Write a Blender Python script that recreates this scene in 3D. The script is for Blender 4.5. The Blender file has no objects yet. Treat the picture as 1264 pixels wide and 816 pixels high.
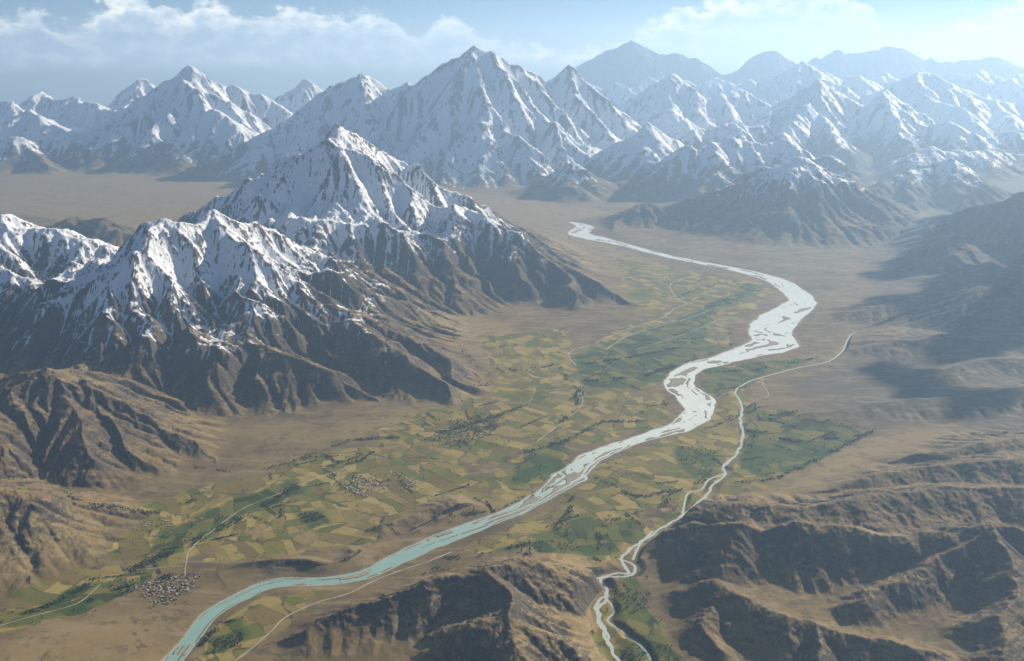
import bpy, bmesh, math, random, time
import numpy as np
T0 = time.time()
R = math.radians
scene = bpy.context.scene
COL = scene.collection
f32 = np.float32

# ------------------------------------------------------------------ camera geometry (used to survey map points)
F, CX, CY = 1214.0, 632.0, 408.0
PITCH = math.atan((408 - 70) / F)
H = 5000.0                                   # camera height above the valley floor, metres
SP, CP = math.sin(PITCH), math.cos(PITCH)

def crest(px, py, dkm):
    u = -(py - CY) / F
    t = dkm * 1000.0 / (CP + u * SP)
    return ((px - CX) / F * t, dkm * 1000.0, H + t * (-SP + u * CP))

def floor_pt(px, py, z=0.0):
    u = -(py - CY) / F
    t = (z - H) / (-SP + u * CP)
    return ((px - CX) / F * t, t * (CP + u * SP))

# ------------------------------------------------------------------ noise
_prm = np.random.RandomState(7).permutation(4096).astype(np.int32)
_ang = np.random.RandomState(8).rand(4096).astype(f32) * 2 * np.pi
_gx, _gy = np.cos(_ang).astype(f32), np.sin(_ang).astype(f32)

def perlin(x, y, seed=0):
    x = np.asarray(x, dtype=np.float64); y = np.asarray(y, dtype=np.float64)
    xf = np.floor(x); yf = np.floor(y)
    xi = xf.astype(np.int32); yi = yf.astype(np.int32)
    fx = (x - xf).astype(f32); fy = (y - yf).astype(f32)
    u = fx * fx * fx * (fx * (fx * 6 - 15) + 10)
    v = fy * fy * fy * (fy * (fy * 6 - 15) + 10)
    a = _prm[(xi + seed * 131) & 4095]; b = _prm[(xi + 1 + seed * 131) & 4095]
    def g(c, yy, dx, dy):
        i = _prm[(c + yy) & 4095]
        return _gx[i] * dx + _gy[i] * dy
    n00 = g(a, yi, fx, fy); n10 = g(b, yi, fx - 1, fy)
    n01 = g(a, yi + 1, fx, fy - 1); n11 = g(b, yi + 1, fx - 1, fy - 1)
    p = n00 + u * (n10 - n00); q = n01 + u * (n11 - n01)
    return (p + v * (q - p)) * f32(1.5)

def fbm(x, y, scale, octv, seed=0, gain=0.5):
    s = np.zeros(np.shape(x), f32); a = 1.0
    for o in range(octv):
        k = 2.03 ** o / scale
        s += f32(a) * perlin(x * k + 17.3 * o, y * k - 9.1 * o, seed + o)
        a *= gain
    return s

def ridged(x, y, scale, octv, seed=0, gain=0.5):
    s = np.zeros(np.shape(x), f32); a = 1.0; w = np.ones(np.shape(x), f32)
    for o in range(octv):
        k = 2.03 ** o / scale
        n = (1 - np.abs(perlin(x * k + 17.3 * o, y * k - 9.1 * o, seed + o))) ** 2 * w
        s += f32(a) * n
        w = np.clip(n * 1.6, 0, 1)
        a *= gain
    return s

def sstep(a, b, x):
    t = np.clip((x - a) / (b - a), 0, 1)
    return t * t * (3 - 2 * t)

# ------------------------------------------------------------------ mountains: crest lines (px, py, distance km)
# name, label, slope, snowline, crests
MTN = []
def mountain(name, label, slope, snow, *lines, jag=1.0):
    MTN.append(dict(name=name, label=label, slope=slope, snow=snow, lines=lines, jag=jag))

mountain('snowy_mountain', 'tall snow covered mountain with dark rock summit, largest peak left of the valley', .68, 950,
  [(418,148,24.2),(440,178,24),(462,180,23.9),(485,205,23.7),(510,222,23.4),(545,238,23),(580,258,22.6),(615,275,22.2),(650,295,21.8),(685,320,21.2),(720,340,20.6),(760,362,20.2),(795,383,19.6)],
  [(418,148,24.2),(400,172,24.3),(378,182,24.3),(350,205,24.4),(318,212,24.6),(290,235,24.8),(262,248,25),(230,262,25.5),(200,290,26)],
  [(418,148,24.2),(412,190,23.6),(425,235,22.8),(445,275,22),(470,305,21.2),(495,335,20.4),(525,358,19.9),(555,382,19.6)],
  [(350,205,24.4),(352,235,23.6),(365,265,22.8),(375,300,21.8),(395,335,20.8),(420,365,20)],
  [(545,238,23),(560,275,22.0),(578,310,21.2),(600,340,20.5),(625,365,20)],
  [(615,275,22.2),(640,315,21.1),(655,345,20.4)],
  [(685,320,21.2),(700,350,20.2),(712,372,19.6)],
  [(485,205,23.7),(490,245,22.8),(515,285,21.8),(535,315,21)])
mountain('snowy_mountain', 'nearest snow streaked rocky mountain on the left with brown lower spurs', .60, 860,
  [(-60,480,14.3),(0,445,14.8),(35,405,15.4),(62,362,16),(90,355,16.2),(120,332,16.5),(150,312,16.8),(180,290,17),(205,268,17.2),(222,272,17.2),(242,275,17.3),(262,258,17.8),(290,280,17.6),(320,298,17.5),(345,328,17.2),(380,352,16.8),(425,378,16.4),(460,392,16.2),(500,412,15.9),(545,435,15.4),(580,455,15.1),(605,470,14.9)],
  [(205,268,17.2),(195,300,16.7),(200,335,16.2),(220,365,15.6),(238,395,15),(262,430,14.4),(255,470,13.7),(250,510,13.2)],
  [(425,378,16.4),(470,420,15.2),(520,455,14.5),(565,482,14.0)],
  [(520,422,15.7),(560,455,14.8),(595,478,14.3)],
  [(300,420,14.8),(345,432,14.5),(385,450,14.3),(425,470,14.1),(460,490,13.9),(490,505,13.7)],
  [(180,290,17),(165,335,16.2),(135,378,15.4),(100,415,14.8),(110,450,14.2),(125,490,13.6)],
  [(262,258,17.8),(272,290,17.2),(285,320,16.6),(300,350,16.1),(315,385,15.5),(300,420,14.8)],
  [(345,328,17.2),(360,375,16.2),(385,410,15.5),(420,440,14.9),(455,470,14.4)])
mountain('brown_hill', 'bare brown foothill with smooth gullied flank at the left below the nearest snowy mountain', .46, 1250,
  [(-60,455,12.9),(0,465,12.8),(40,458,12.7),(65,460,12.6),(90,480,12.4),(120,498,12.3),(155,510,12.3),(190,528,12.2),(230,543,12.0),(258,562,11.8),(268,585,11.4)],
  [(65,460,12.6),(85,500,12.0),(100,535,11.5),(120,570,11)],
  [(0,465,12.8),(-5,520,11.6),(0,560,11)],
  [(120,498,12.3),(150,535,11.7),(180,570,11.3)], jag=.6)
mountain('brown_hill', 'sunlit smooth tan hillside cut by the left picture edge, lowest on the left', .40, 9000,
  [(-80,590,9.9),(0,610,9.7),(35,628,9.5),(65,655,9.4),(95,695,9.05)],
  [(0,610,9.7),(10,660,9.2),(30,700,8.9)], jag=.5)
mountain('snowy_mountain', 'snow topped mountain cut by the left picture edge, behind the nearest snowy mountain', .58, 800,
  [(-80,245,20.5),(-30,255,20.5),(5,262,20.5),(30,278,20.3),(65,280,20.3),(100,293,20),(140,308,19.8),(165,325,19.6)],
  [(30,278,20.3),(20,310,19.5),(50,345,18.6)],
  [(5,262,20.5),(0,300,19.5),(-10,330,18.6)],
  [(-60,325,17.8),(0,330,17.7),(30,342,17.5),(55,362,17.2)])
mountain('dark_hill', 'low bluish hill rising from the pale plain behind the left snowy mountains', .46, 9000,
  [(60,278,28),(90,267,28),(110,272,27.8),(130,267,27.6),(150,282,27),(172,292,26.6)])
mountain('snowy_mountain', 'hazy sharp snowy peak at upper left, tallest of the far left range', .55, 800,
  [(232,75,52),(215,95,52),(195,108,51.5),(170,130,51),(150,140,50),(125,165,48),(100,180,46.5),(70,200,45)],
  [(232,75,52),(250,92,52),(262,108,51.5),(290,100,53),(310,112,53),(335,118,53),(350,130,52)],
  [(232,75,52),(245,115,50.5),(225,150,48.5),(200,180,46.5),(170,205,44.5)],
  [(262,108,51.5),(285,140,49.5),(300,165,47.5),(330,195,45),(345,215,43.5)],
  [(262,130,47.5),(280,140,47),(300,160,46),(325,185,45)],
  [(262,130,47.5),(245,160,46),(235,190,44.5)])
mountain('snowy_mountain', 'jagged hazy snowy range cut by the left picture edge below the clouds', .55, 800,
  [(-90,105,56),(-40,110,56),(0,122,55),(20,128,54.5),(50,108,57),(70,120,56),(90,115,56),(110,122,54.5),(140,132,53),(160,118,55)],
  [(-90,140,49),(-40,150,49),(0,152,48.5),(35,130,50),(60,150,48.5),(85,165,47.5),(110,180,46)],
  [(-60,165,46),(0,168,46),(25,165,46),(45,185,45),(60,200,44)])
mountain('snowy_mountain', 'thin pale spire peak far behind the left range', .8, 800,
  [(140,122,66),(162,100,66),(172,84,66),(182,98,66),(200,110,66)])
mountain('snowy_mountain', 'small pale triangular snow peak far between the left range and the middle massif', .6, 800,
  [(320,128,60),(340,120,60),(358,108,60),(377,93,60),(392,105,60),(410,120,60)])
mountain('snowy_mountain', 'great white massif with several sharp summits at top centre, largest of the far ranges', .70, 380,
  [(510,112,46),(530,92,46.5),(552,68,47),(562,62,47),(572,72,47),(583,52,47),(590,44,47),(598,50,47),(606,48,47),(618,60,47),(632,68,47),(645,72,47.5),(655,82,48),(665,95,48),(680,98,48.5)],
  [(552,68,47),(545,110,45.5),(560,145,44),(590,180,42),(600,215,40)],
  [(590,44,47),(600,90,45.5),(620,120,44),(640,160,42),(660,195,40.5),(680,218,39.5)],
  [(632,68,47),(650,110,45.8),(675,140,44.5),(700,165,43),(725,185,42)],
  [(590,44,47),(585,85,45.5),(570,120,44.3)],
  [(620,120,44),(605,160,42.3),(625,200,40.3)])
mountain('snowy_mountain', 'steep white peak joined to the right shoulder of the great central massif', .72, 300,
  [(680,98,48.5),(690,85,49),(703,72,49),(715,88,49),(730,105,48.5),(750,128,48),(770,150,47.5),(788,172,47)],
  [(703,72,49),(720,115,47),(745,145,45.5),(765,168,44.5)],
  [(703,72,49),(700,110,47.4),(715,150,45)])
mountain('snowy_mountain', 'broad snowy ridge with two points left of the great central massif', .64, 380,
  [(330,160,44.5),(345,150,45),(370,130,46),(395,108,47),(420,96,47),(448,80,47.5),(465,95,47.5),(485,105,47),(498,95,47),(512,108,46.5),(530,130,45.5),(555,150,44.5),(575,170,43.5)],
  [(448,80,47.5),(450,125,45.5),(470,155,43.5),(500,185,41.5),(520,210,40)],
  [(370,130,46),(375,160,44),(395,185,42.5)],
  [(498,95,47),(500,140,44.5),(520,165,43),(545,190,41.5),(565,215,40)],
  [(410,100,47),(420,150,44.3),(435,180,42.5)])
mountain('snowy_mountain', 'small dark blue pyramid peak in the middle distance beside the valley head', .52, 700,
  [(635,243,36),(665,222,37),(690,208,37.2),(708,195,37.3),(725,210,37.2),(745,228,36.8),(775,248,35.5)],
  [(708,195,37.3),(715,225,36),(720,245,35)])
mountain('snowy_mountain', 'pale snowy triangle peak behind the small blue pyramid right of centre', .62, 700,
  [(730,205,40),(760,182,40.5),(780,160,41.3),(800,145,41.5),(820,160,41.3),(835,178,41),(850,190,40.5)],
  [(800,145,41.5),(805,185,39.5),(815,212,37.8)])
mountain('snowy_mountain', 'dark jagged snow dusted range right of the middle behind the lit snow ridge', .60, 900,
  [(785,235,36),(800,210,36.5),(825,195,37),(838,182,37.2),(848,172,37.5),(860,190,37.3),(875,168,38),(890,175,38),(905,162,38.2),(930,168,38.2),(945,172,38),(965,165,38.2),(985,175,38),(1005,190,37.5),(1025,185,37.8),(1050,205,37.5),(1075,228,37)],
  [(875,168,38),(870,210,36),(860,240,34.3)],
  [(930,168,38.2),(925,205,36.5),(915,225,35)])
mountain('snowy_mountain', 'blue mountain with brightly sunlit snow crest standing right of the river bend', .50, 1150,
  [(735,290,28.5),(770,270,29.8),(795,250,30.6),(820,255,30.5),(850,245,30.5),(880,235,30.6),(910,225,30.8),(940,215,31),(965,205,31),(985,193,31),(1005,215,30.8),(1030,235,30.5),(1060,252,30.3),(1085,275,29.3),(1115,292,28.6),(1140,308,27.6)],
  [(985,193,31),(990,230,29.8),(975,265,28.6),(970,295,27.4)],
  [(1005,215,30.8),(1030,255,29.2),(1050,282,28),(1070,305,27)],
  [(910,225,30.8),(905,255,29.5),(890,285,28.2)],
  [(850,245,30.5),(850,275,29)])
mountain('snowy_mountain', 'blue grey snow flecked ridge near the right edge behind the nearer dark hills', .55, 900,
  [(1060,240,34),(1100,215,35),(1130,205,35.5),(1160,193,36),(1175,188,36),(1190,205,35.8),(1215,222,35.5),(1240,232,35),(1300,245,34.5)],
  [(1175,188,36),(1180,225,34.3),(1190,255,32.5)],
  [(1130,205,35.5),(1125,240,33.5),(1130,270,31.5)],
  [(1215,222,35.5),(1225,250,33.5)])
mountain('snowy_mountain', 'soft blue snowy range reaching the right picture edge above the snow flecked ridge', .5, 700,
  [(1120,190,42),(1150,175,43),(1180,185,43),(1220,175,45),(1264,185,45),(1330,175,45)],
  [(1220,175,45),(1215,200,42.5)])
mountain('snowy_mountain', 'white hazy mountain with a long lit crest, upper right of centre', .62, 1000,
  [(850,165,46),(880,150,47),(905,145,47.5),(930,150,47),(960,130,49),(985,110,50),(1008,90,51),(1030,105,50.5),(1050,125,49.5),(1065,142,48.5)],
  [(1008,90,51),(1020,130,48.5),(1040,160,46),(1050,190,43.5)],
  [(1008,90,51),(985,140,47),(965,160,45)],
  [(905,145,47.5),(915,170,45)])
mountain('snowy_mountain', 'hazy snow mountain with rounded top, second from the right in the upper range', .58, 1000,
  [(1065,142,48.5),(1080,115,51),(1095,106,51),(1110,125,50),(1125,140,49),(1150,150,48),(1170,145,48),(1195,160,46.5),(1230,165,46.5),(1264,155,47),(1330,160,47)],
  [(1095,106,51),(1110,150,47.5),(1130,178,44.5)],
  [(1170,145,48),(1180,170,45.5)])
mountain('distant_mountain', 'pale blue twin peaked ridge beyond the central massif on its right', .55, 700,
  [(750,140,55.5),(770,130,56),(790,118,57),(808,110,57.5),(830,86,58),(850,105,57.5),(870,118,57),(890,112,57),(915,105,58),(940,120,57)],
  [(830,86,58),(840,125,55.5),(850,150,52)])
mountain('distant_mountain', 'pale blue broad mountain near the upper right edge below the distant skyline', .5, 700,
  [(1090,110,60),(1120,92,60.5),(1140,86,61),(1165,95,61),(1190,108,60.5),(1215,118,60),(1240,122,59.5),(1330,125,59)],
  [(1140,86,61),(1150,120,58),(1180,145,54)],
  [(1240,122,59.5),(1250,140,55)])
mountain('distant_mountain', 'faint blue pointed ridge just under the thin cloud strip, upper right', .5, 700,
  [(920,120,64),(955,100,66),(975,85,66),(990,72,66),(1010,85,66),(1035,95,66),(1060,90,66),(1085,100,66)])
mountain('distant_mountain', 'row of small pale snowy points far off under the flat topped skyline mountain', .55, 700,
  [(700,112,68),(722,96,69),(742,108,68.5),(760,98,69),(776,106,68.6),(800,90,70),(818,102,69),(846,95,70),(866,104,69),(884,92,70),(902,103,69),(925,94,70)])
mountain('distant_mountain', 'row of small pale snowy points far off at the upper right edge', .55, 700,
  [(1020,104,69),(1048,90,70),(1068,99,69),(1092,84,71),(1112,95,70),(1134,104,69),(1172,86,71),(1190,93,70),(1212,84,71),(1236,98,70),(1258,88,71),(1290,98,70),(1330,90,71)])
mountain('distant_mountain', 'faint flat topped blue mountain alone on the skyline right of the central massif', .42, 9000,
  [(690,95,90),(710,81,90),(740,65,90),(762,55,90),(778,47,90),(795,54,90),(815,65,90),(835,63,90),(855,65,90),(868,75,90),(885,93,90)], jag=1.2)
mountain('distant_mountain', 'faint small blue dome on the skyline between flat topped mountain and long right range', .42, 9000,
  [(905,87,91),(928,69,91),(945,60,91),(965,65,91),(985,83,94)], jag=1.2)
mountain('distant_mountain', 'long faint blue range along the skyline at the upper right edge', .42, 9000,
  [(985,89,92),(1008,67,92),(1035,58,92),(1060,63,92),(1080,60,92),(1095,53,92),(1120,60,92),(1145,69,92),(1180,75,92),(1205,71,92),(1225,67,92),(1250,75,92),(1340,77,92)], jag=1.3)
mountain('dark_hill', 'dark blue mountain shoulder cut by the right edge, highest of the right hills', .48, 9000,
  [(1340,215,26),(1300,230,26),(1264,247,26),(1230,265,25.8),(1200,280,25.5),(1170,295,25.2),(1140,310,24.8),(1105,322,24.4)],
  [(1264,247,26),(1262,290,24.8)])
mountain('dark_hill', 'dark pointed hill at the right standing before the higher shoulder', .45, 9000,
  [(1100,324,23.8),(1140,312,23.8),(1165,302,23.8),(1182,294,23.8),(1205,310,23.5),(1235,322,23.3),(1330,320,23)],
  [(1182,294,23.8),(1170,320,23)])
mountain('dark_hill', 'dark ridge at the right edge, middle one of the blue shaded hills', .42, 9000,
  [(1130,352,21.6),(1165,340,21.8),(1195,328,21.8),(1220,322,22),(1240,330,21.8),(1275,325,21.5),(1340,318,21.5)])
mountain('dark_hill', 'dark brown ridge with pointed top at the right edge, nearest of the blue shaded hills', .42, 9000,
  [(1105,412,17.9),(1150,398,18),(1180,380,18.2),(1205,365,18.4),(1235,352,18.5),(1264,358,18.4),(1340,345,18.4)],
  [(1235,352,18.5),(1225,385,17.7)])
mountain('brown_hill', 'low rolling desert folds at the right edge beyond the green fields', .22, 9000,
  [(1000,507,13.4),(1080,498,13.55),(1150,492,13.7),(1230,485,13.85),(1340,478,14)],
  [(1040,385,18.9),(1090,378,19.0),(1140,372,19.1)],
  [(1060,432,16.4),(1130,418,16.6),(1170,410,16.7),(1210,415,16.5),(1264,422,16.3),(1340,415,16.3)],
  [(1070,470,14.95),(1120,460,15.1),(1190,450,15.3),(1264,443,15.5),(1340,438,15.6)], jag=.5)
mountain('brown_hill', 'wrinkled dark brown low hills at the right edge, just right of the green fields', .34, 9000,
  [(1050,588,11.3),(1110,570,11.5),(1150,558,11.6),(1190,548,11.75),(1230,540,11.85),(1280,533,12),(1340,528,12)],
  [(975,612,10.65),(1030,600,10.75),(1080,590,10.85),(1120,585,10.9),(1170,578,10.95),(1220,568,11.05),(1280,560,11.2),(1340,555,11.2)], jag=.7)
mountain('brown_hill', 'steep dark fronted plateau ridge with a sunlit flat top at lower right', .55, 9000,
  [(842,652,9.75),(862,642,9.35),(900,642,9.15),(930,653,9.08),(960,645,9.15),(985,638,9.2),(1010,646,9.15),(1050,645,9.15),(1090,653,9.08),(1120,657,9.0),(1160,650,9.05),(1200,645,9.05),(1232,643,9.0),(1290,655,8.9),(1350,660,8.9)],
  [(1232,643,9.0),(1190,672,8.75),(1150,692,8.55),(1110,715,8.3),(1070,738,8.05)],
  [(1232,643,9.0),(1250,700,8.3),(1240,760,7.6),(1230,810,7.1)], jag=.7)
mountain('brown_hill', 'gullied dark foreground hill with lit edges in the bottom right corner', .55, 9000,
  [(848,724,8.55),(876,716,8.3),(900,735,8.0),(930,750,7.8),(960,765,7.6),(1000,768,7.6),(1040,780,7.45),(1090,790,7.35),(1150,815,7.1)],
  [(876,716,8.3),(885,760,7.8),(890,800,7.4)],
  [(1000,768,7.6),(1010,810,7.15)], jag=.7)
mountain('brown_hill', 'foreground hill with a dark gullied cliff and smooth sunlit right side at bottom centre', .55, 9000,
  [(300,822,7.3),(340,800,7.5),(375,785,7.55),(410,765,7.7),(450,748,7.85),(490,738,7.9),(520,725,8),(555,716,8.1),(585,710,8.15),(598,705,8.15),(612,720,7.95),(628,736,7.7),(632,765,7.35),(640,800,7.0),(655,840,6.6)],
  [(598,705,8.15),(635,692,8.35),(670,690,8.45),(695,695,8.55),(718,708,8.6)],
  [(632,765,7.35),(680,785,7.25),(715,800,7.2)], jag=.7)
N_MTN = len(MTN)
# low relief that belongs to the ground itself: river bluffs, plateaus
LOW = [
  (.40, [(255,708,8.9),(300,692,9.05),(340,682,9.12),(370,681,9.13),(400,690,9.02),(430,672,9.3),(462,668,9.36),(492,682,9.15)]),
  (.34, [(470,650,9.75),(500,640,9.92),(540,625,10.15),(562,617,10.28),(582,625,10.12),(560,640,9.85)]),
  (.42, [(890,622,9.75),(940,622,9.72),(1000,620,9.75),(1100,610,9.92),(1200,608,9.95),(1330,608,9.95)]),
]

def fractal(pts, rnd, jag):
    out = [pts[0]]
    def sub(a, b, lvl):
        L = math.dist(a[:2], b[:2])
        if L < 260 + 0.004 * a[1] or lvl == 0:
            out.append(b); return
        k = rnd.uniform(.38, .62)
        hz = max(a[2], b[2], 100)
        m = [a[i] + (b[i] - a[i]) * k for i in range(3)]
        nx, ny = -(b[1] - a[1]) / L, (b[0] - a[0]) / L
        o = rnd.uniform(-.16, .16) * L * jag
        m[0] += nx * o; m[1] += ny * o
        m[2] += rnd.uniform(-.5, .45) * min(L, hz) * .21 * jag
        sub(a, tuple(m), lvl - 1); sub(tuple(m), b, lvl - 1)
    for a, b in zip(pts, pts[1:]):
        sub(a, b, 3)
    return out

rnd = random.Random(11)
SEGS = []                                     # a, b, slope, owner
for k, m in enumerate(MTN):
    if m['lines'][0][0][2] > 33: m['slope'] *= 1.22; m['jag'] *= 1.25
    if m['lines'][0][0][2] > 88: m['slope'] *= 1.35
    for ln in m['lines']:
        pts = fractal([crest(*p) for p in ln], rnd, m['jag'])
        SEGS += [(a, b, m['slope'], k) for a, b in zip(pts, pts[1:])]
for k, m in enumerate(MTN):
    if m['lines'][0][0][2] < 26 or m['lines'][0][0][2] > 70: continue
    for ln in m['lines'][:1]:
        for i in range(1, len(ln) - 1):
            if ln[i][1] <= ln[i - 1][1] and ln[i][1] <= ln[i + 1][1]:
                p = crest(*ln[i])
                for sg in (-1, 1):
                    L_ = p[2] / m['slope'] * rnd.uniform(.65, 1.0); a_ = math.radians(180 + sg * rnd.uniform(18, 55))
                    n_ = 5; pts = []
                    for q in range(n_ + 1):
                        t = q / n_; a_ += rnd.uniform(-.25, .25)
                        if q == 0: pts.append(p); continue
                        x_, y_, _ = pts[-1]
                        pts.append((x_ + math.sin(a_) * L_ / n_, y_ + math.cos(a_) * L_ / n_, max(20, p[2] * (1 - t) ** .9 * rnd.uniform(.86, 1.05))))
                    pts = fractal(pts, rnd, 1.)
                    SEGS += [(a, b, m['slope'], k) for a, b in zip(pts, pts[1:])]
for s, ln in LOW:
    pts = fractal([crest(*p) for p in ln], rnd, .5)
    SEGS += [(a, b, s, -1) for a, b in zip(pts, pts[1:])]

def skeleton(xs, ys):
    X, Y = np.meshgrid(xs, ys)
    X = X.astype(f32); Y = Y.astype(f32)
    wob = fbm(X, Y, 1400, 3, 3)
    Xw = X + 150 * wob; Yw = Y + 150 * fbm(X, Y, 1400, 3, 9)
    h = np.full(X.shape, 0, f32); own = np.full(X.shape, -1, np.int16); top = np.ones(X.shape, f32)
    dx = xs[1] - xs[0]
    for a, b, s, k in SEGS:
        rad = max(a[2], b[2], 10) / s * 1.25 + 300
        i0 = np.searchsorted(xs, min(a[0], b[0]) - rad); i1 = np.searchsorted(xs, max(a[0], b[0]) + rad)
        j0 = np.searchsorted(ys, min(a[1], b[1]) - rad); j1 = np.searchsorted(ys, max(a[1], b[1]) + rad)
        if i1 <= i0 or j1 <= j0: continue
        sl = (slice(j0, j1), slice(i0, i1))
        px = Xw[sl] - f32(a[0]); py = Yw[sl] - f32(a[1])
        ux, uy = b[0] - a[0], b[1] - a[1]
        t = np.clip((px * f32(ux) + py * f32(uy)) / f32(ux * ux + uy * uy + 1), 0, 1)
        d = np.hypot(px - t * f32(ux), py - t * f32(uy))
        z = np.maximum(f32(a[2]) + t * f32(b[2] - a[2]), 4)
        hh = z * np.maximum(0, 1 - d * f32(s / 1.25) / z) ** f32(1.35)
        up = hh > h[sl]
        h[sl] = np.where(up, hh, h[sl]); top[sl] = np.where(up, z, top[sl])
        own[sl] = np.where(up & (hh > 1), k, own[sl])
    rg = ridged(X, Y, 2100, 5, 21) - .75
    flank = 1 - np.clip(h / top, 0, 1) ** 3
    h = h * (1 + (.30 - .14 * sstep(30000, 42000, Y)) * rg * flank) + f32(.04) * np.minimum(h, 500) * fbm(X, Y, 300, 3, 40)
    return X, Y, np.maximum(h, 0), own

def erode(h, dx, root, iters, K, smax, seed):
    ny, nx = h.shape; n = ny * nx
    rng = np.random.RandomState(seed)
    idx = np.arange(n, dtype=np.int32).reshape(ny, nx)
    nb = [(-1,0,1.),(1,0,1.),(0,-1,1.),(0,1,1.),(-1,-1,1.4142),(-1,1,1.4142),(1,-1,1.4142),(1,1,1.4142)]
    edge = np.zeros((ny, nx), bool); edge[0] = edge[-1] = True; edge[:, 0] = edge[:, -1] = True
    root = root | edge
    for it in range(iters):
        best = np.zeros((ny, nx), f32); rcv = idx.copy(); ds = np.full((ny, nx), dx, f32)
        lown = np.full((ny, nx), 1e9, f32)
        c = (slice(1, ny - 1), slice(1, nx - 1))
        hc = h[c]
        for dj, di, w in nb:
            sl = (slice(1 + dj, ny - 1 + dj), slice(1 + di, nx - 1 + di))
            hn = h[sl]
            s = (hc - hn) / f32(dx * w) * rng.uniform(.85, 1.15, hc.shape).astype(f32)
            up = s > best[c]
            best[c] = np.where(up, s, best[c]); rcv[c] = np.where(up, idx[sl], rcv[c])
            ds[c] = np.where(up, f32(dx * w), ds[c])
            lown[c] = np.minimum(lown[c], hn)
        pit = (rcv == idx) & ~root
        h = np.where(pit, lown + 1, h)
        rcv = np.where(root, idx, rcv).ravel(); ds = ds.ravel()
        me = idx.ravel()
        dep = (rcv != me).astype(np.int16); p = rcv.copy()
        for _ in range(13):
            add = dep[p]
            if not add.any(): break
            dep = dep + add; p = p[p]
        order = np.argsort(dep, kind='stable').astype(np.int32)
        cnt = np.bincount(dep); cum = np.concatenate([[0], np.cumsum(cnt)])
        A = np.full(n, dx * dx, f32)
        L = len(cnt)
        for l in range(L - 1, 0, -1):
            ids = order[cum[l]:cum[l + 1]]
            np.add.at(A, rcv[ids], A[ids])
        Fk = (K * np.sqrt(A) / ds).astype(f32) * np.clip(h.ravel() / 700, .72, 1).astype(f32)
        hf = h.ravel().copy(); sm = smax.ravel()
        for l in range(1, L):
            ids = order[cum[l]:cum[l + 1]]
            hr = hf[rcv[ids]]; f = Fk[ids]
            v = (hf[ids] + f * hr) / (1 + f)
            hf[ids] = np.minimum(v, hr + sm[ids] * ds[ids])
        h = hf.reshape(ny, nx)
    return h, np.clip(np.log2(A / (dx * dx)) / 6, 0, 1).reshape(ny, nx).astype(f32)

def blur(a, r):
    for _ in range(2):
        for ax in (0, 1):
            n = a.shape[ax]
            pad = [(0, 0), (0, 0)]; pad[ax] = (r + 1, r)
            c = np.cumsum(np.pad(a, pad, mode='edge').astype(np.float64), axis=ax)
            hi = [slice(None)] * 2; lo = [slice(None)] * 2
            hi[ax] = slice(2 * r + 1, 2 * r + 1 + n); lo[ax] = slice(0, n)
            a = ((c[tuple(hi)] - c[tuple(lo)]) / (2 * r + 1)).astype(f32)
    return a

class Tile: pass
def make_tile(x0, x1, y0, y1, dx, K, seed):
    t = Tile(); t.x0, t.y0, t.dx = x0, y0, dx
    xs = np.arange(x0, x1, dx); ys = np.arange(y0, y1, dx)
    X, Y, h, own = skeleton(xs, ys)
    # coarse passes carve the main valleys, the fine pass the gullies
    def upsample(d, shape, q):
        jy = np.arange(shape[0]) / q; ix = np.arange(shape[1]) / q
        j0 = np.minimum(jy.astype(int), d.shape[0] - 2); i0 = np.minimum(ix.astype(int), d.shape[1] - 2)
        fy = np.clip(jy - j0, 0, 1)[:, None].astype(f32); fx = np.clip(ix - i0, 0, 1)[None].astype(f32)
        return (d[j0][:, i0] * (1 - fx) + d[j0][:, i0 + 1] * fx) * (1 - fy) + (d[j0 + 1][:, i0] * (1 - fx) + d[j0 + 1][:, i0 + 1] * fx) * fy
    sm = (1.2 + .4 * fbm(X, Y, 900, 2, 70)).astype(f32)
    h2 = h.copy()
    for q, its, kk in ((4, 12, K * 1.35), (2, 8, K * .8), (1, 5, K * .5)):
        hc = np.ascontiguousarray(h2[::q, ::q])
        ec, flow = erode(hc.copy(), dx * q, h[::q, ::q] < 4, its, kk, np.ascontiguousarray(sm[::q, ::q]), seed + q)
        h2 = np.maximum(h2 + upsample(ec - hc, h.shape, q), 0) if q > 1 else ec
    apron = blur(h2, max(2, int(260 / dx))) * f32(.62)
    apron = np.maximum(apron, blur(h2, max(2, int(620 / dx))) * f32(.30))
    k = f32(14)
    h3 = np.maximum(h2, apron) + k * np.exp(-np.abs(h2 - apron) / k) * .3 * (apron > 1)
    t.h = h3.astype(f32); t.own = own; t.flow = flow
    r = max(1, int(45 / dx))
    t.cav = np.clip((blur(h3, r) - h3) / (dx * r * .22), -1, 1).astype(f32)
    return t

def sample(t, arr, x, y):
    u = np.clip((x - t.x0) / t.dx, 0, arr.shape[1] - 1.001); v = np.clip((y - t.y0) / t.dx, 0, arr.shape[0] - 1.001)
    i = u.astype(np.int32); j = v.astype(np.int32)
    fu = (u - i).astype(f32); fv = (v - j).astype(f32)
    return (arr[j, i] * (1 - fu) + arr[j, i + 1] * fu) * (1 - fv) + (arr[j + 1, i] * (1 - fu) + arr[j + 1, i + 1] * fu) * fv

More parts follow.
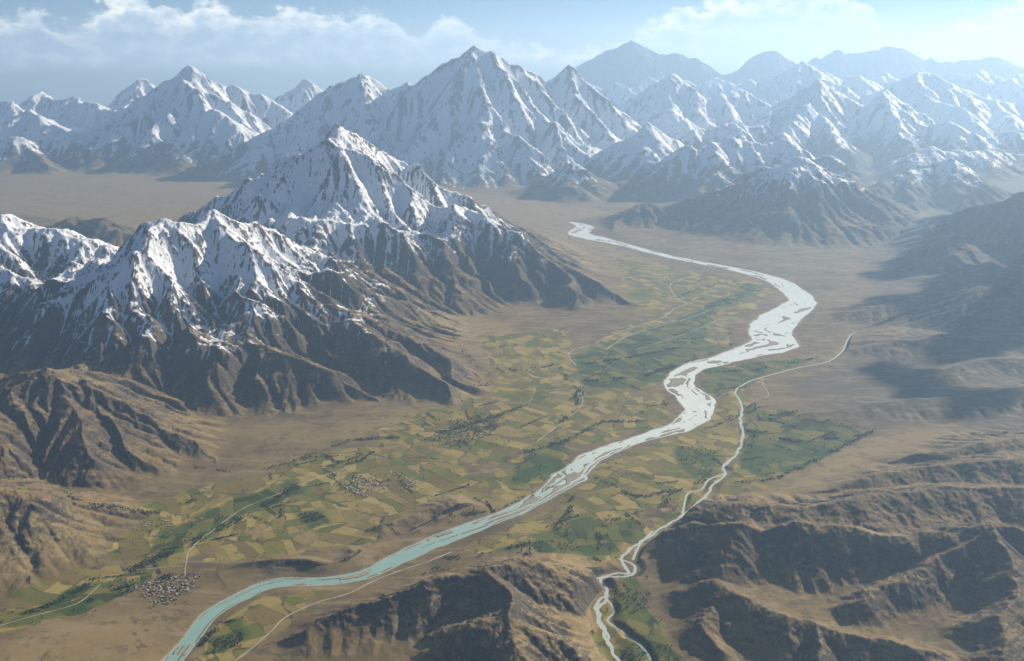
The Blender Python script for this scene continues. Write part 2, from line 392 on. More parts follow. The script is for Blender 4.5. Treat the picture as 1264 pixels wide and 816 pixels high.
# ------------------------------------------------------------------ river and streams (px, py, half width m)
RIVER = [(200,835,85),(213,816,85),(235,790,85),(262,757,85),(300,735,85),(340,719,85),(400,717,82),(450,709,95),(490,690,115),(540,667,125),(590,648,115),(640,628,110),(680,605,130),(705,587,190),(735,562,150),(780,545,105),(820,533,140),(848,522,190),(862,505,230),(855,488,260),(838,475,240),(852,455,200),(890,444,210),(925,434,300),(955,424,420),(950,408,400),(960,395,400),(982,380,330),(990,370,270),(972,354,280),(955,345,240),(920,335,200),(870,325,150),(820,315,150),(770,302,170),(735,294,300),(715,288,330),(722,280,260),(712,276,160),(704,274,60)]
BRAID = [(213,.15),(320,.3),(400,.6),(440,.55),(480,.45),(520,.7),(640,.7),(690,.9),(740,.6),(790,.15),(838,.5),(860,.8),(868,.55),(870,.0)]
STREAMS = [
 [(1130,395,5),(1090,402,6),(1056,410,9),(1046,420,12),(1040,433,14),(1022,446,14),(985,454,14),(950,463,14),(925,471,16),(908,483,18),(916,500,22),(914,522,24),(918,535,24),(908,562,24),(893,575,24),(896,585,22),(880,598,20),(872,612,24),(850,630,26),(828,645,28),(805,660,28),(778,678,26),(768,690,26),(778,708,24),(762,707,20),(737,714,14),(729,716,9)],
 [(893,585,14),(875,592,14),(866,604,12),(850,608,12),(845,622,12),(842,640,16)],
 [(765,690,18),(784,698,18),(778,710,20),(742,714,14),(750,728,22),(744,742,32),(737,752,36),(742,768,36),(748,785,34),(754,800,30),(768,822,20)],
 [(752,735,14),(742,738,18),(735,750,16)],
 [(750,740,10),(759,754,10),(750,766,10),(768,778,12),(775,786,12),(790,795,12),(800,808,12),(806,824,10)],
 [(806,655,14),(790,672,14),(782,690,14)],
]
def densify(line):
    P = np.array([floor_pt(p[0], p[1]) for p in line]); W = np.array([p[2] for p in line], float)
    PX = np.array([p[0] for p in line], float)
    out = []
    n = len(P)
    for i in range(n - 1):
        p0, p1, p2, p3 = P[max(i - 1, 0)], P[i], P[i + 1], P[min(i + 2, n - 1)]
        m = max(2, int(np.hypot(*(p2 - p1)) / 60))
        m = min(m, 40)
        for q in range(m):
            s = q / m
            c = .5 * ((2 * p1) + (-p0 + p2) * s + (2 * p0 - 5 * p1 + 4 * p2 - p3) * s * s + (-p0 + 3 * p1 - 3 * p2 + p3) * s ** 3)
            out.append((c[0], c[1], W[i] + (W[i + 1] - W[i]) * s, PX[i] + (PX[i + 1] - PX[i]) * s))
    out.append((*P[-1], W[-1], PX[-1]))
    return np.array(out)

def channel(GX, GY, line, reach):
    """signed cross distance / half width, arc length and pixel-x along the line, for every grid vertex near it"""
    D = densify(line)
    if line is not RIVER: D[:, 2] *= .8
    best = np.full(GX.shape, 1e9, f32); sg = np.zeros(GX.shape, f32); al = np.zeros(GX.shape, f32); hw = np.ones(GX.shape, f32); pxa = np.zeros(GX.shape, f32)
    arc = 0.0
    for a, b in zip(D, D[1:]):
        L = math.hypot(b[0] - a[0], b[1] - a[1]) + 1e-6
        rad = max(a[2], b[2]) * reach + 120
        r0 = max(4000, min(math.hypot(*a[:2]), math.hypot(*b[:2])) - rad); r1 = max(math.hypot(*a[:2]), math.hypot(*b[:2])) + rad
        th = sorted((math.atan2(a[0], a[1]), math.atan2(b[0], b[1]))); da = rad / r0
        j0 = np.searchsorted(RR, r0); j1 = np.searchsorted(RR, r1); i0 = np.searchsorted(TH, th[0] - da); i1 = np.searchsorted(TH, th[1] + da)
        if j1 > j0 and i1 > i0:
            sl = (slice(j0, j1), slice(i0, i1))
            px = GX[sl] - a[0]; py = GY[sl] - a[1]
            ux, uy = (b[0] - a[0]) / L, (b[1] - a[1]) / L
            t = np.clip(px * ux + py * uy, 0, L)
            d = np.hypot(px - t * ux, py - t * uy)
            w = a[2] + (b[2] - a[2]) * t / L
            q = d / w
            up = q < best[sl]
            best[sl] = np.where(up, q, best[sl])
            sg[sl] = np.where(up, np.where(px * uy - py * ux > 0, q, -q), sg[sl])
            al[sl] = np.where(up, arc + t, al[sl]); hw[sl] = np.where(up, w, hw[sl])
            pxa[sl] = np.where(up, a[3] + (b[3] - a[3]) * t / L, pxa[sl])
        arc += L
    return best, sg, al, hw, pxa

# ------------------------------------------------------------------ the terrain grid: finer close by, coarser far off
NA, NR = 1700, 1900
TH = np.linspace(R(-37), R(37), NA)
RR = np.exp(np.linspace(math.log(4800.), math.log(108000.), NR))
GX = (RR[:, None] * np.sin(TH)[None]).astype(f32); GY = (RR[:, None] * np.cos(TH)[None]).astype(f32)

def poly_mask(polys, soft):
    m = np.zeros(GX.shape, f32)
    wx = GX + 90 * fbm(GX, GY, 500, 3, 55); wy = GY + 90 * fbm(GX, GY, 500, 3, 56)
    for poly in polys:
        P = np.array([floor_pt(*p) for p in poly])
        bx0, by0 = P.min(0) - soft - 300; bx1, by1 = P.max(0) + soft + 300
        ii = np.nonzero((GX > bx0) & (GX < bx1) & (GY > by0) & (GY < by1))
        x = wx[ii]; y = wy[ii]
        ins = np.zeros(x.shape, bool); dm = np.full(x.shape, 1e9, f32)
        for (ax, ay), (bx, by) in zip(P, np.roll(P, -1, 0)):
            c = ((ay > y) != (by > y)) & (x < (bx - ax) * (y - ay) / (by - ay + 1e-9) + ax)
            ins ^= c
            ux, uy = bx - ax, by - ay; t = np.clip(((x - ax) * ux + (y - ay) * uy) / (ux * ux + uy * uy + 1e-9), 0, 1)
            dm = np.minimum(dm, np.hypot(x - ax - t * ux, y - ay - t * uy))
        sd = np.where(ins, dm, -dm)
        m[ii] = np.maximum(m[ii], sstep(-soft, soft, sd))
    return m

STONY = [[(1060,300),(1180,240),(1320,200),(1320,420),(1120,420),(1080,360)],[(975,470),(1045,440),(1130,425),(1300,415),(1300,545),(1180,528),(1085,530),(1000,505)]]  # shade over the right plain and hills, painted as darker ground
PALE = [
 [(-60,212),(330,214),(420,235),(230,262),(180,290),(60,270),(-60,255)],
 [(560,235),(760,262),(700,275),(740,300),(830,330),(800,350),(700,330),(620,270)],
 [(1010,575),(1060,545),(1120,530),(1210,532),(1180,545),(1100,565),(1010,605),(960,625),(930,615)],
 [(240,690),(330,640),(420,615),(480,620),(560,615),(480,650),(380,675),(300,690)],
 [(480,400),(580,390),(640,400),(640,440),(600,480),(560,510),(480,530),(430,540),(400,530),(500,510),(590,480),(610,460),(560,430)],
 [(0,800),(120,765),(215,760),(200,830),(-20,840)],
 [(640,690),(720,690),(745,740),(790,830),(660,830),(640,740)],
]
FARM = [
 [(590,415),(700,405),(725,480),(690,545),(600,525),(560,560),(470,548),(455,530),(540,505),(610,480)],
 [(385,590),(440,558),(560,600),(640,600),(600,640),(520,658),(440,676),(330,688),(255,690),(300,640)],
 [(700,440),(760,408),(830,380),(870,345),(930,345),(960,360),(900,400),(905,430),(840,450),(815,480),(845,530),(720,550),(680,590),(620,630),(560,640),(470,600),(480,560),(560,520),(640,500),(720,480)],
 [(870,450),(930,448),(1030,436),(940,470),(925,500),(1000,510),(1070,535),(1010,570),(960,600),(900,625),(850,640),(770,690),(720,730),(660,680),(560,690),(520,705),(600,665),(690,620),(730,580),(800,550),(865,525)],
 [(740,720),(780,705),(800,740),(840,816),(860,840),(720,840)],
 [(300,600),(390,560),(470,550),(480,570),(400,600),(330,640),(240,690),(180,720),(100,760),(0,790),(0,730),(100,700),(190,690),(240,640)],
 [(60,660),(190,620),(280,590),(330,590),(250,640),(190,690),(100,710),(60,690)],
 [(230,800),(260,765),(330,735),(450,720),(560,690),(520,705),(400,740),(330,790),(280,830),(220,830)],
 [(760,320),(830,330),(900,345),(870,370),(800,390),(770,370)],
]
GREEN = [
 [(770,705),(800,690),(805,740),(835,816),(850,840),(775,840),(760,770)],
 [(708,440),(760,420),(850,390),(905,360),(920,350),(950,352),(880,390),(870,420),(900,432),(845,448),(822,470),(790,480),(720,478)],
 [(920,500),(1000,512),(1070,538),(1005,575),(960,590),(905,590),(920,560),(915,520)],
 [(870,455),(940,447),(1020,440),(930,470),(900,490),(870,485)],
 [(195,665),(250,635),(330,600),(375,590),(372,605),(300,640),(230,675),(170,700)],
 [(520,715),(560,690),(610,685),(560,706)],
 [(368,630),(395,632),(410,648),(378,655)],
 [(0,755),(60,745),(120,720),(190,712),(215,722),(150,750),(60,770),(0,780)],
 [(245,790),(270,770),(300,765),(300,800),(250,812)],
 [(640,560),(700,545),(690,590),(630,600)],
 [(600,690),(660,660),(720,640),(780,650),(740,700),(690,690)],
 [(830,550),(870,555),(900,560),(880,600),(850,590)],
]

def build_terrain():
    t1 = make_tile(-13800, 13800, 4200, 20600, 18., .030, 1)
    t2 = make_tile(-26500, 26500, 18200, 35500, 31., .030, 3)
    t3 = make_tile(-79000, 79000, 32000, 109500, 92., .030, 5)
    print('tiles', time.time() - T0)
    Z = np.zeros(GX.shape, f32); CAV = np.zeros(GX.shape, f32); FLOW = CAV.copy(); OWN = np.full(GX.shape, -1, np.int16)
    w12 = sstep(18900, 20300, GY + 400 * fbm(GX, GY, 900, 2, 80)); w23 = sstep(33200, 35000, GY + 400 * fbm(GX, GY, 900, 2, 81))
    for t, w in ((t1, 1 - w12), (t2, w12 * (1 - w23)), (t3, w23)):
        ii = np.nonzero(w > 0)
        x = GX[ii]; y = GY[ii]; ww = w[ii]
        Z[ii] += ww * sample(t, t.h, x, y); CAV[ii] += ww * sample(t, t.cav, x, y); FLOW[ii] += ww * sample(t, t.flow, x, y)
        u = np.clip(((x - t.x0) / t.dx).round().astype(int), 0, t.own.shape[1] - 1); v = np.clip(((y - t.y0) / t.dx).round().astype(int), 0, t.own.shape[0] - 1)
        o = t.own[v, u]
        OWN[ii] = np.where(ww >= .5, o, OWN[ii])
    # fine rock relief grows with the height above the floor
    hi = np.clip(Z / 700, 0, 1)
    far = np.clip(GY / 20000, .45, 1.15)
    Z += hi * far * (17 * (ridged(GX, GY, 230, 4, 90) - .8) + 12 * fbm(GX, GY, 45, 2, 95))
    Z += np.clip(Z / 160, 0, 1) * (1 - sstep(11500, 14500, GY)) * (8 * (ridged(GX, GY, 120, 3, 98) - .8) + 3.5 * fbm(GX, GY, 38, 2, 99))
    # valley floor: gentle swells and terraces
    Z += (7 * fbm(GX, GY, 2200, 3, 30) + 8).clip(0, 30) * 1.2 + np.clip(Z / 60, 0, 1) * 5 * fbm(GX, GY, 160, 3, 33)
    WAT = np.full(GX.shape, 1e9, f32); STR = WAT.copy(); GRAV = np.zeros(GX.shape, f32)
    q, sg, al, hw, pxa = channel(GX, GY, RIVER, 3.0)
    near = q < 3
    wig = fbm(GX, GY, 420, 3, 60)
    qq = q + (.22 - .12 * sstep(13000, 17000, GY)) * wig * np.clip(hw / 150, .4, 1)
    br = np.interp(pxa, [b[0] for b in BRAID], [b[1] for b in BRAID]).astype(f32)
    # past the second bend the channel runs full
    br = np.where(GY > 15200, .12, br)
    s = al / 760.; n = ridged(s + .5 * wig, sg * 1.7 + 5 + .45 * wig, 1.0, 2, 62) * .60
    bars = (n < (.30 + .24 * br)) & (br > .1) & (qq < .9)
    island = np.clip(((.27 + .25 * br) - n) / .10, 0, 1) * (br > .1) * (1 - sstep(.75, .95, qq))
    GRAV = np.where(near & (qq < 1), island * .5, GRAV)
    flat = sstep(1.0, 3.0, qq)
    Z = np.where(near, Z * flat + 2.5 * (1 - flat), Z)
    bank = -3 + (qq - 1) * hw * .30
    bed = np.maximum(np.clip(bank, -9, 60), -9 + island * 10.5)
    Z = np.where(near, np.where(bank < Z, np.minimum(bed, np.maximum(Z, 0) + 2), Z), Z)
    WAT = np.where(near, qq, WAT)
    GRAV = np.maximum(GRAV, np.where(near, sstep(.9, 1., qq) * (1 - sstep(1.0, 1.35, qq)) * .5, 0))
    for ln in STREAMS:
        q, sg, al, hw, pxa = channel(GX, GY, ln, 8)
        nr = q < 8
        wide = np.clip((hw - 9) / 12, 0, 1)
        c1 = 1.5 * wide * perlin(al / 210, hw * 0 + 3.3, 66); c2 = 1.9 * wide * perlin(al / 160 + 40, hw * 0 + 7.7, 67)
        q0 = q
        q = np.minimum(np.abs(sg - c1) / (1 - .5 * wide), np.abs(sg - c2) / (.75 - .35 * wide))
        fl = sstep(1.6, 8, q0)
        Z = np.where(nr & (WAT > 1.1), np.minimum(np.where(q0 < 2.4, np.clip(-2.2 + (q - 1) * np.where(wide > .5, hw * .5, hw) * .30, -6, 60), 1e9), np.minimum(Z, Z * fl + 1.5 * (1 - fl))), Z)
        STR = np.minimum(STR, np.where(nr, q, 1e9))
        GRAV = np.maximum(GRAV, np.where(nr, .9 - .9 * sstep(1.0, 2.0, q), 0))
    FARMM = poly_mask(FARM, 120.) * (1 - sstep(20, 70, Z))
    GREENM = poly_mask(GREEN, 60.) * (1 - sstep(20, 70, Z))
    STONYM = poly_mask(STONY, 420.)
    PALEM = poly_mask(PALE, 220.)
    snowl = np.array([m['snow'] for m in MTN] + [9000], f32)[OWN]
    SNOW = np.clip((Z - snowl) / 700, -2, 2).astype(f32)
    return dict(Z=Z, CAV=CAV, FLOW=FLOW, OWN=OWN, WAT=WAT, STR=STR, GRAV=GRAV, FARM=FARMM, GREEN=GREENM, STONY=STONYM, PALE=PALEM, SNOW=SNOW)

G = build_terrain()
Z, OWN = G['Z'], G['OWN']
print('terrain', time.time() - T0, Z.min(), Z.max())

def ground_z(x, y):
    r = math.hypot(x, y); th = math.atan2(x, y)
    v = (math.log(r) - math.log(4800.)) / (math.log(108000.) - math.log(4800.)) * (NR - 1); u = (th - TH[0]) / (TH[1] - TH[0])
    i = min(max(int(u), 0), NA - 2); j = min(max(int(v), 0), NR - 2); fu = u - i; fv = v - j
    return float((Z[j, i] * (1 - fu) + Z[j, i + 1] * fu) * (1 - fv) + (Z[j + 1, i] * (1 - fu) + Z[j + 1, i + 1] * fu) * fv)

# ------------------------------------------------------------------ node helpers
class NT:
    def __init__(s, tree):
        s.t = tree; s.n = tree.nodes; s.l = tree.links
    def node(s, typ, **kw):
        n = s.n.new(typ)
        for k, v in kw.items(): setattr(n, k, v)
        return n
    def put(s, sock, v):
        if isinstance(v, bpy.types.NodeSocket): s.l.new(v, sock)
        else: sock.default_value = v
    def math(s, op, a, b=0., c=0., clamp=False):
        n = s.node('ShaderNodeMath', operation=op, use_clamp=clamp)
        s.put(n.inputs[0], a); s.put(n.inputs[1], b); s.put(n.inputs[2], c)
        return n.outputs[0]
    def step(s, a, b, x):
        n = s.node('ShaderNodeMapRange', interpolation_type='SMOOTHSTEP')
        s.put(n.inputs['From Min'], a); s.put(n.inputs['From Max'], b); s.put(n.inputs['Value'], x)
        return n.outputs[0]
    def mix(s, f, a, b):
        n = s.node('ShaderNodeMix', data_type='RGBA')
        s.put(n.inputs[0], f); s.put(n.inputs[6], a); s.put(n.inputs[7], b)
        return n.outputs[2]
    def attr(s, name):
        return s.node('ShaderNodeAttribute', attribute_name=name).outputs['Fac']
    def noise(s, vec, scale, detail=4, rough=.55, dist=0.):
        n = s.node('ShaderNodeTexNoise')
        s.l.new(vec, n.inputs['Vector']); n.inputs['Scale'].default_value = scale; n.inputs['Detail'].default_value = detail
        n.inputs['Roughness'].default_value = rough; n.inputs['Distortion'].default_value = dist
        return n.outputs['Fac']
    def mapping(s, vec, scale=(1, 1, 1), rot=(0, 0, 0), loc=(0, 0, 0)):
        n = s.node('ShaderNodeMapping'); s.l.new(vec, n.inputs[0])
        n.inputs['Scale'].default_value = scale; n.inputs['Rotation'].default_value = rot; n.inputs['Location'].default_value = loc
        return n.outputs[0]
    def ramp(s, f, stops, interp='LINEAR'):
        n = s.node('ShaderNodeValToRGB'); cr = n.color_ramp; cr.interpolation = interp
        while len(cr.elements) < len(stops): cr.elements.new(.5)
        for e, (p, c) in zip(cr.elements, stops): e.position = p; e.color = (*c, 1)
        s.l.new(f, n.inputs[0])
        return n.outputs[0]

def material(name):
    m = bpy.data.materials.new(name); m.use_nodes = True
    nt = NT(m.node_tree)
    b = next(n for n in nt.n if n.type == 'BSDF_PRINCIPLED')
    return m, nt, b

def plain(name, col, rough=.85, var=.25, scale=.05):
    m, nt, b = material(name)
    pos = nt.node('ShaderNodeNewGeometry').outputs['Position']
    n = nt.noise(pos, scale, 3)
    lo = tuple(c * (1 - var) for c in col) + (1,); hi = tuple(c * (1 + var) for c in col) + (1,)
    nt.put(b.inputs['Base Color'], nt.mix(n, lo, hi)); b.inputs['Roughness'].default_value = rough
    return m

def terrain_material():
    m, nt, b = material('terrain')
    geo = nt.node('ShaderNodeNewGeometry')
    pos = geo.outputs['Position']
    nz = nt.node('ShaderNodeSeparateXYZ'); nt.l.new(geo.outputs['Normal'], nz.inputs[0]); up = nz.outputs[2]
    km = nt.mapping(pos, (.001, .001, .001))
    n_big = nt.noise(km, .9, 5, .6)
    n_mid = nt.noise(km, 6, 5, .6)
    n_fine = nt.noise(km, 40, 4, .6)
    # bare ground
    soil = nt.ramp(n_big, [(.3, (.120, .083, .038)), (.5, (.188, .134, .060)), (.7, (.26, .190, .088))])
    soil = nt.mix(nt.math('MULTIPLY', nt.step(.5, .75, n_mid), .45), soil, (.11, .082, .048, 1))
    soil = nt.mix(nt.math('MULTIPLY', nt.step(.55, .75, n_fine), .3), soil, (.31, .235, .135, 1))
    soil = nt.mix(nt.math('MULTIPLY', nt.attr('pale'), nt.math('ADD', .35, nt.math('MULTIPLY', n_mid, .7)), clamp=True), soil, (.32, .232, .105, 1))
    soil = nt.mix(nt.math('MULTIPLY', nt.attr('stony'), nt.math('ADD', .45, nt.math('MULTIPLY', n_mid, .6)), clamp=True), soil, (.105, .092, .074, 1))  # painted shade: ground colour darkened inside these polygons
    # scrub on the flats
    scrub = nt.math('MULTIPLY', nt.step(.52, .62, nt.noise(km, 3.2, 8, .72, .6)), nt.step(.9, .985, up))
    soil = nt.mix(nt.math('MULTIPLY', scrub, .55), soil, (.066, .070, .034, 1))
    speck = nt.noise(km, 95, 3, .6)
    soil = nt.mix(nt.math('MULTIPLY', nt.step(.56, .68, speck), .5), soil, (.085, .072, .04, 1))
    wash = nt.math('ABSOLUTE', nt.math('SUBTRACT', nt.noise(km, 1.3, 7, .58, .9), .5))
    wash = nt.math('MULTIPLY', nt.step(.012, .004, wash), nt.step(.42, .55, n_mid))
    soil = nt.mix(nt.math('MULTIPLY', wash, .7), soil, (.075, .065, .042, 1))
    band = nt.noise(nt.mapping(pos, (.0006, .0022, .006), (0, 0, R(20))), 3, 6, .65)
    soil = nt.mix(nt.math('MULTIPLY', nt.step(.48, .66, band), .5), soil, (.33, .255, .145, 1))
    # rock on the steep and high parts
    hh = nt.attr('snow')
    rockn = nt.noise(nt.mapping(pos, (.001, .001, .004)), 14, 8, .68)
    rock = nt.ramp(rockn, [(.3, (.030, .029, .031)), (.5, (.066, .060, .056)), (.72, (.125, .108, .09))])
    rk = nt.step(.93, .79, nt.math('ADD', up, nt.math('MULTIPLY', nt.math('SUBTRACT', n_mid, .5), .25)))
    rk = nt.math('MAXIMUM', nt.math('MULTIPLY', rk, .84), nt.step(-.25, .55, nt.math('ADD', hh, nt.math('MULTIPLY', nt.math('SUBTRACT', n_mid, .5), .9))))
    col = nt.mix(rk, soil, rock)
    # farmed valley floor: parcels, hedges
    green = nt.attr('green')
    warp = nt.node('ShaderNodeTexNoise'); nt.l.new(km, warp.inputs['Vector']); warp.inputs['Scale'].default_value = .9; warp.inputs['Detail'].default_value = 4
    wv = nt.node('ShaderNodeVectorMath', operation='SCALE'); nt.l.new(warp.outputs['Color'], wv.inputs[0]); wv.inputs['Scale'].default_value = .55
    av = nt.node('ShaderNodeVectorMath', operation='ADD'); nt.l.new(km, av.inputs[0]); nt.l.new(wv.outputs[0], av.inputs[1])
    def voro(vec, scale, feat, rand=.9):
        v = nt.node('ShaderNodeTexVoronoi', feature=feat, voronoi_dimensions='2D')
        nt.l.new(vec, v.inputs['Vector']); v.inputs['Scale'].default_value = scale; v.inputs['Randomness'].default_value = rand
        return v
    # blocks of land, each with its own direction of strips
    blk = voro(av.outputs[0], 1.15, 'F1'); eb = voro(av.outputs[0], 1.15, 'DISTANCE_TO_EDGE').outputs['Distance']
    cb = nt.node('ShaderNodeSeparateColor'); nt.l.new(blk.outputs['Color'], cb.inputs[0])
    rot = nt.node('ShaderNodeVectorRotate', rotation_type='Z_AXIS'); nt.l.new(av.outputs[0], rot.inputs['Vector'])
    nt.put(rot.inputs['Angle'], nt.math('ADD', .35, nt.math('MULTIPLY', cb.outputs[0], 1.1)))
    xyz = nt.node('ShaderNodeSeparateXYZ'); nt.l.new(rot.outputs[0], xyz.inputs[0])
    ys_ = nt.math('MULTIPLY', xyz.outputs[1], nt.math('ADD', 4.2, nt.math('MULTIPLY', cb.outputs[1], 4.2)))
    row = nt.math('FLOOR', ys_); fy = nt.math('FRACT', ys_)
    wn0 = nt.node('ShaderNodeTexWhiteNoise', noise_dimensions='1D'); nt.l.new(nt.math('ADD', row, nt.math('MULTIPLY', cb.outputs[2], 91.)), wn0.inputs['W'])
    xs_ = nt.math('ADD', nt.math('MULTIPLY', xyz.outputs[0], nt.math('ADD', 1.9, nt.math('MULTIPLY', wn0.outputs['Value'], 3.6))), nt.math('MULTIPLY', wn0.outputs['Value'], 37.))
    cel = nt.math('FLOOR', xs_); fx = nt.math('FRACT', xs_)
    cmb = nt.node('ShaderNodeCombineXYZ'); nt.put(cmb.inputs[0], cel); nt.put(cmb.inputs[1], row); nt.put(cmb.inputs[2], cb.outputs[1])
    wn = nt.node('ShaderNodeTexWhiteNoise', noise_dimensions='3D'); nt.l.new(cmb.outputs[0], wn.inputs['Vector'])
    c1 = nt.node('ShaderNodeSeparateColor'); nt.l.new(wn.outputs['Color'], c1.inputs[0])
    pick = nt.math('ADD', nt.math('MULTIPLY', wn.outputs['Value'], .62), nt.math('MULTIPLY', nt.noise(km, .55, 2), .45))
    idx = nt.math('ADD', nt.math('MULTIPLY', pick, .71), nt.math('MULTIPLY', green, .31), clamp=True)
    dry = nt.ramp(idx, [(0, (0.34, 0.245, 0.077)), (0.2, (0.16, 0.121, 0.037)), (0.3, (0.389, 0.299, 0.095)), (0.42, (0.24, 0.195, 0.046)), (0.53, (0.154, 0.149, 0.029)), (0.64, (0.105, 0.127, 0.023)), (0.78, (0.051, 0.093, 0.016)), (0.9, (0.029, 0.051, 0.011)), (1, (0.073, 0.121, 0.021))])
    d_row = nt.math('MINIMUM', fy, nt.math('SUBTRACT', 1., fy)); d_col = nt.math('MINIMUM', fx, nt.math('SUBTRACT', 1., fx))
    furrow = nt.noise(nt.mapping(av.outputs[0], (9, 60, 1), (0, 0, R(24))), 1.0, 3)
    fcol = nt.mix(nt.math('MULTIPLY', nt.step(.35, .75, furrow), .3), dry, (.09, .075, .04, 1))
    hedge = nt.math('MAXIMUM', nt.math('MULTIPLY', nt.step(.075, .03, d_row), nt.step(.25, .5, wn0.outputs['Value'])), nt.math('MULTIPLY', nt.step(.05, .02, d_col), nt.step(.3, .6, c1.outputs[1])))
    hedge = nt.math('MAXIMUM', hedge, nt.step(.022, .010, eb))
    hedge = nt.math('MULTIPLY', hedge, nt.step(.42, .56, nt.noise(km, 7.5, 4)))
    fcol = nt.mix(nt.math('MULTIPLY', hedge, .72), fcol, (.030, .036, .018, 1))
    thick = nt.step(.57, .66, nt.noise(km, 3.6, 7, .66, .4))
    fcol = nt.mix(nt.math('MULTIPLY', thick, .8), fcol, (.034, .048, .022, 1))
    wild = nt.noise(km, 1.7, 5, .6)
    farm = nt.step(.38, .52, nt.math('ADD', nt.attr('farm'), nt.math('ADD', nt.math('MULTIPLY', nt.math('SUBTRACT', n_mid, .5), .35), nt.math('MULTIPLY', nt.math('SUBTRACT', wild, .59), nt.math('SUBTRACT', 2.6, nt.math('MULTIPLY', green, 1.8))))))
    col = nt.mix(farm, col, fcol)
    grav = nt.attr('gravel')
    col = nt.mix(nt.step(.3, .7, nt.math('ADD', grav, nt.math('MULTIPLY', nt.math('SUBTRACT', n_fine, .5), .6))), col, (.44, .41, .35, 1))
    # snow: above the snow line, in the hollows, off the steepest faces
    streak = nt.noise(nt.mapping(pos, (.001, .001, .0004)), 18, 9, .68)
    broad = nt.noise(km, 2.6, 3, .5)
    low = nt.math('MULTIPLY', nt.math('MINIMUM', nt.math('ADD', hh, .25), 0.), 1.6)
    sn = nt.math('ADD', nt.math('ADD', hh, low), nt.math('MULTIPLY', nt.math('SUBTRACT', broad, .5), 1.3))
    sn = nt.math('ADD', nt.math('MINIMUM', sn, .78), nt.math('MULTIPLY', nt.math('SUBTRACT', streak, .5), 1.15))
    sn = nt.math('ADD', sn, nt.math('MULTIPLY', nt.attr('cavity'), .32))
    sn = nt.math('ADD', sn, nt.math('MULTIPLY', nt.math('SUBTRACT', nt.attr('flow'), .32), .75))
    sn = nt.math('ADD', sn, nt.math('MULTIPLY', nt.math('SUBTRACT', up, .745), 2.8))
    sm = nt.math('ADD', nt.math('MULTIPLY', nt.step(.18, .40, sn), .78), nt.math('MULTIPLY', nt.step(-.12, .35, sn), .22))
    col = nt.mix(sm, col, (.78, .80, .83, 1))
    nt.put(b.inputs['Base Color'], col)
    nt.put(b.inputs['Roughness'], nt.math('SUBTRACT', .95, nt.math('MULTIPLY', sm, .35)))
    b.inputs['Specular IOR Level'].default_value = .15
    bump = nt.node('ShaderNodeBump'); bump.inputs['Strength'].default_value = .9; bump.inputs['Distance'].default_value = 28
    hgt = nt.math('MULTIPLY', nt.noise(km, 22, 7, .66), nt.math('ADD', .09, nt.math('MULTIPLY', rk, nt.math('SUBTRACT', 1., nt.math('MULTIPLY', sm, .55)))))
    nt.l.new(hgt, bump.inputs['Height']); nt.l.new(bump.outputs[0], b.inputs['Normal'])
    return m

TERR = terrain_material()

# ------------------------------------------------------------------ terrain meshes
def grid_faces(mask):
    """quads (flat vertex indices) of the grid cells where mask is true"""
    j, i = np.nonzero(mask)
    a = j * NA + i
    return np.stack([a, a + 1, a + NA + 1, a + NA], 1)[:, ::1]

def mesh_from(name, faces, zz, mat, attrs=()):
    ids, inv = np.unique(faces.ravel(), return_inverse=True)
    me = bpy.data.meshes.new(name)
    n, nf = len(ids), len(faces)
    me.vertices.add(n); me.loops.add(nf * 4); me.polygons.add(nf)
    co = np.stack([GX.ravel()[ids], GY.ravel()[ids], zz.ravel()[ids]], 1).astype(f32)
    me.vertices.foreach_set('co', co.ravel())
    me.loops.foreach_set('vertex_index', inv.astype(np.int32).ravel())
    me.polygons.foreach_set('loop_start', (np.arange(nf) * 4).astype(np.int32))
    me.polygons.foreach_set('use_smooth', np.ones(nf, bool))
    for an, arr in attrs:
        at = me.attributes.new(an, 'FLOAT', 'POINT'); at.data.foreach_set('value', arr.ravel()[ids].astype(f32))
    me.update(); me.materials.append(mat)
    o = bpy.data.objects.new(name, me); COL.objects.link(o)
    return o

def tag(o, label=None, cat=None, group=None, kind=None):
    for k, v in (('label', label), ('category', cat), ('group', group), ('kind', kind)):
        if v: o[k] = v
    return o

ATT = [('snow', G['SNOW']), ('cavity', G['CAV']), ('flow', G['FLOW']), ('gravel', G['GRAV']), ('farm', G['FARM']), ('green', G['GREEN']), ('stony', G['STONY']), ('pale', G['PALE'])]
own = OWN.copy()
lim = np.array([45 if m['lines'][0][0][2] < 13 else 70 if m['lines'][0][0][2] < 33 else 120 for m in MTN] + [1e9], f32)[own]
own[(Z < lim)] = -1
fo = own[:-1, :-1]
for k, m in enumerate(MTN):
    mk = fo == k
    if not mk.any(): print('EMPTY', k, m['label']); continue
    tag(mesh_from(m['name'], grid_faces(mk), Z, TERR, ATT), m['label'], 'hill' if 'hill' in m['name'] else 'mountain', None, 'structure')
tag(mesh_from('ground', grid_faces(fo == -1), Z, TERR, ATT), 'brown and green patchwork floor of the wide valley', 'ground', None, 'structure')

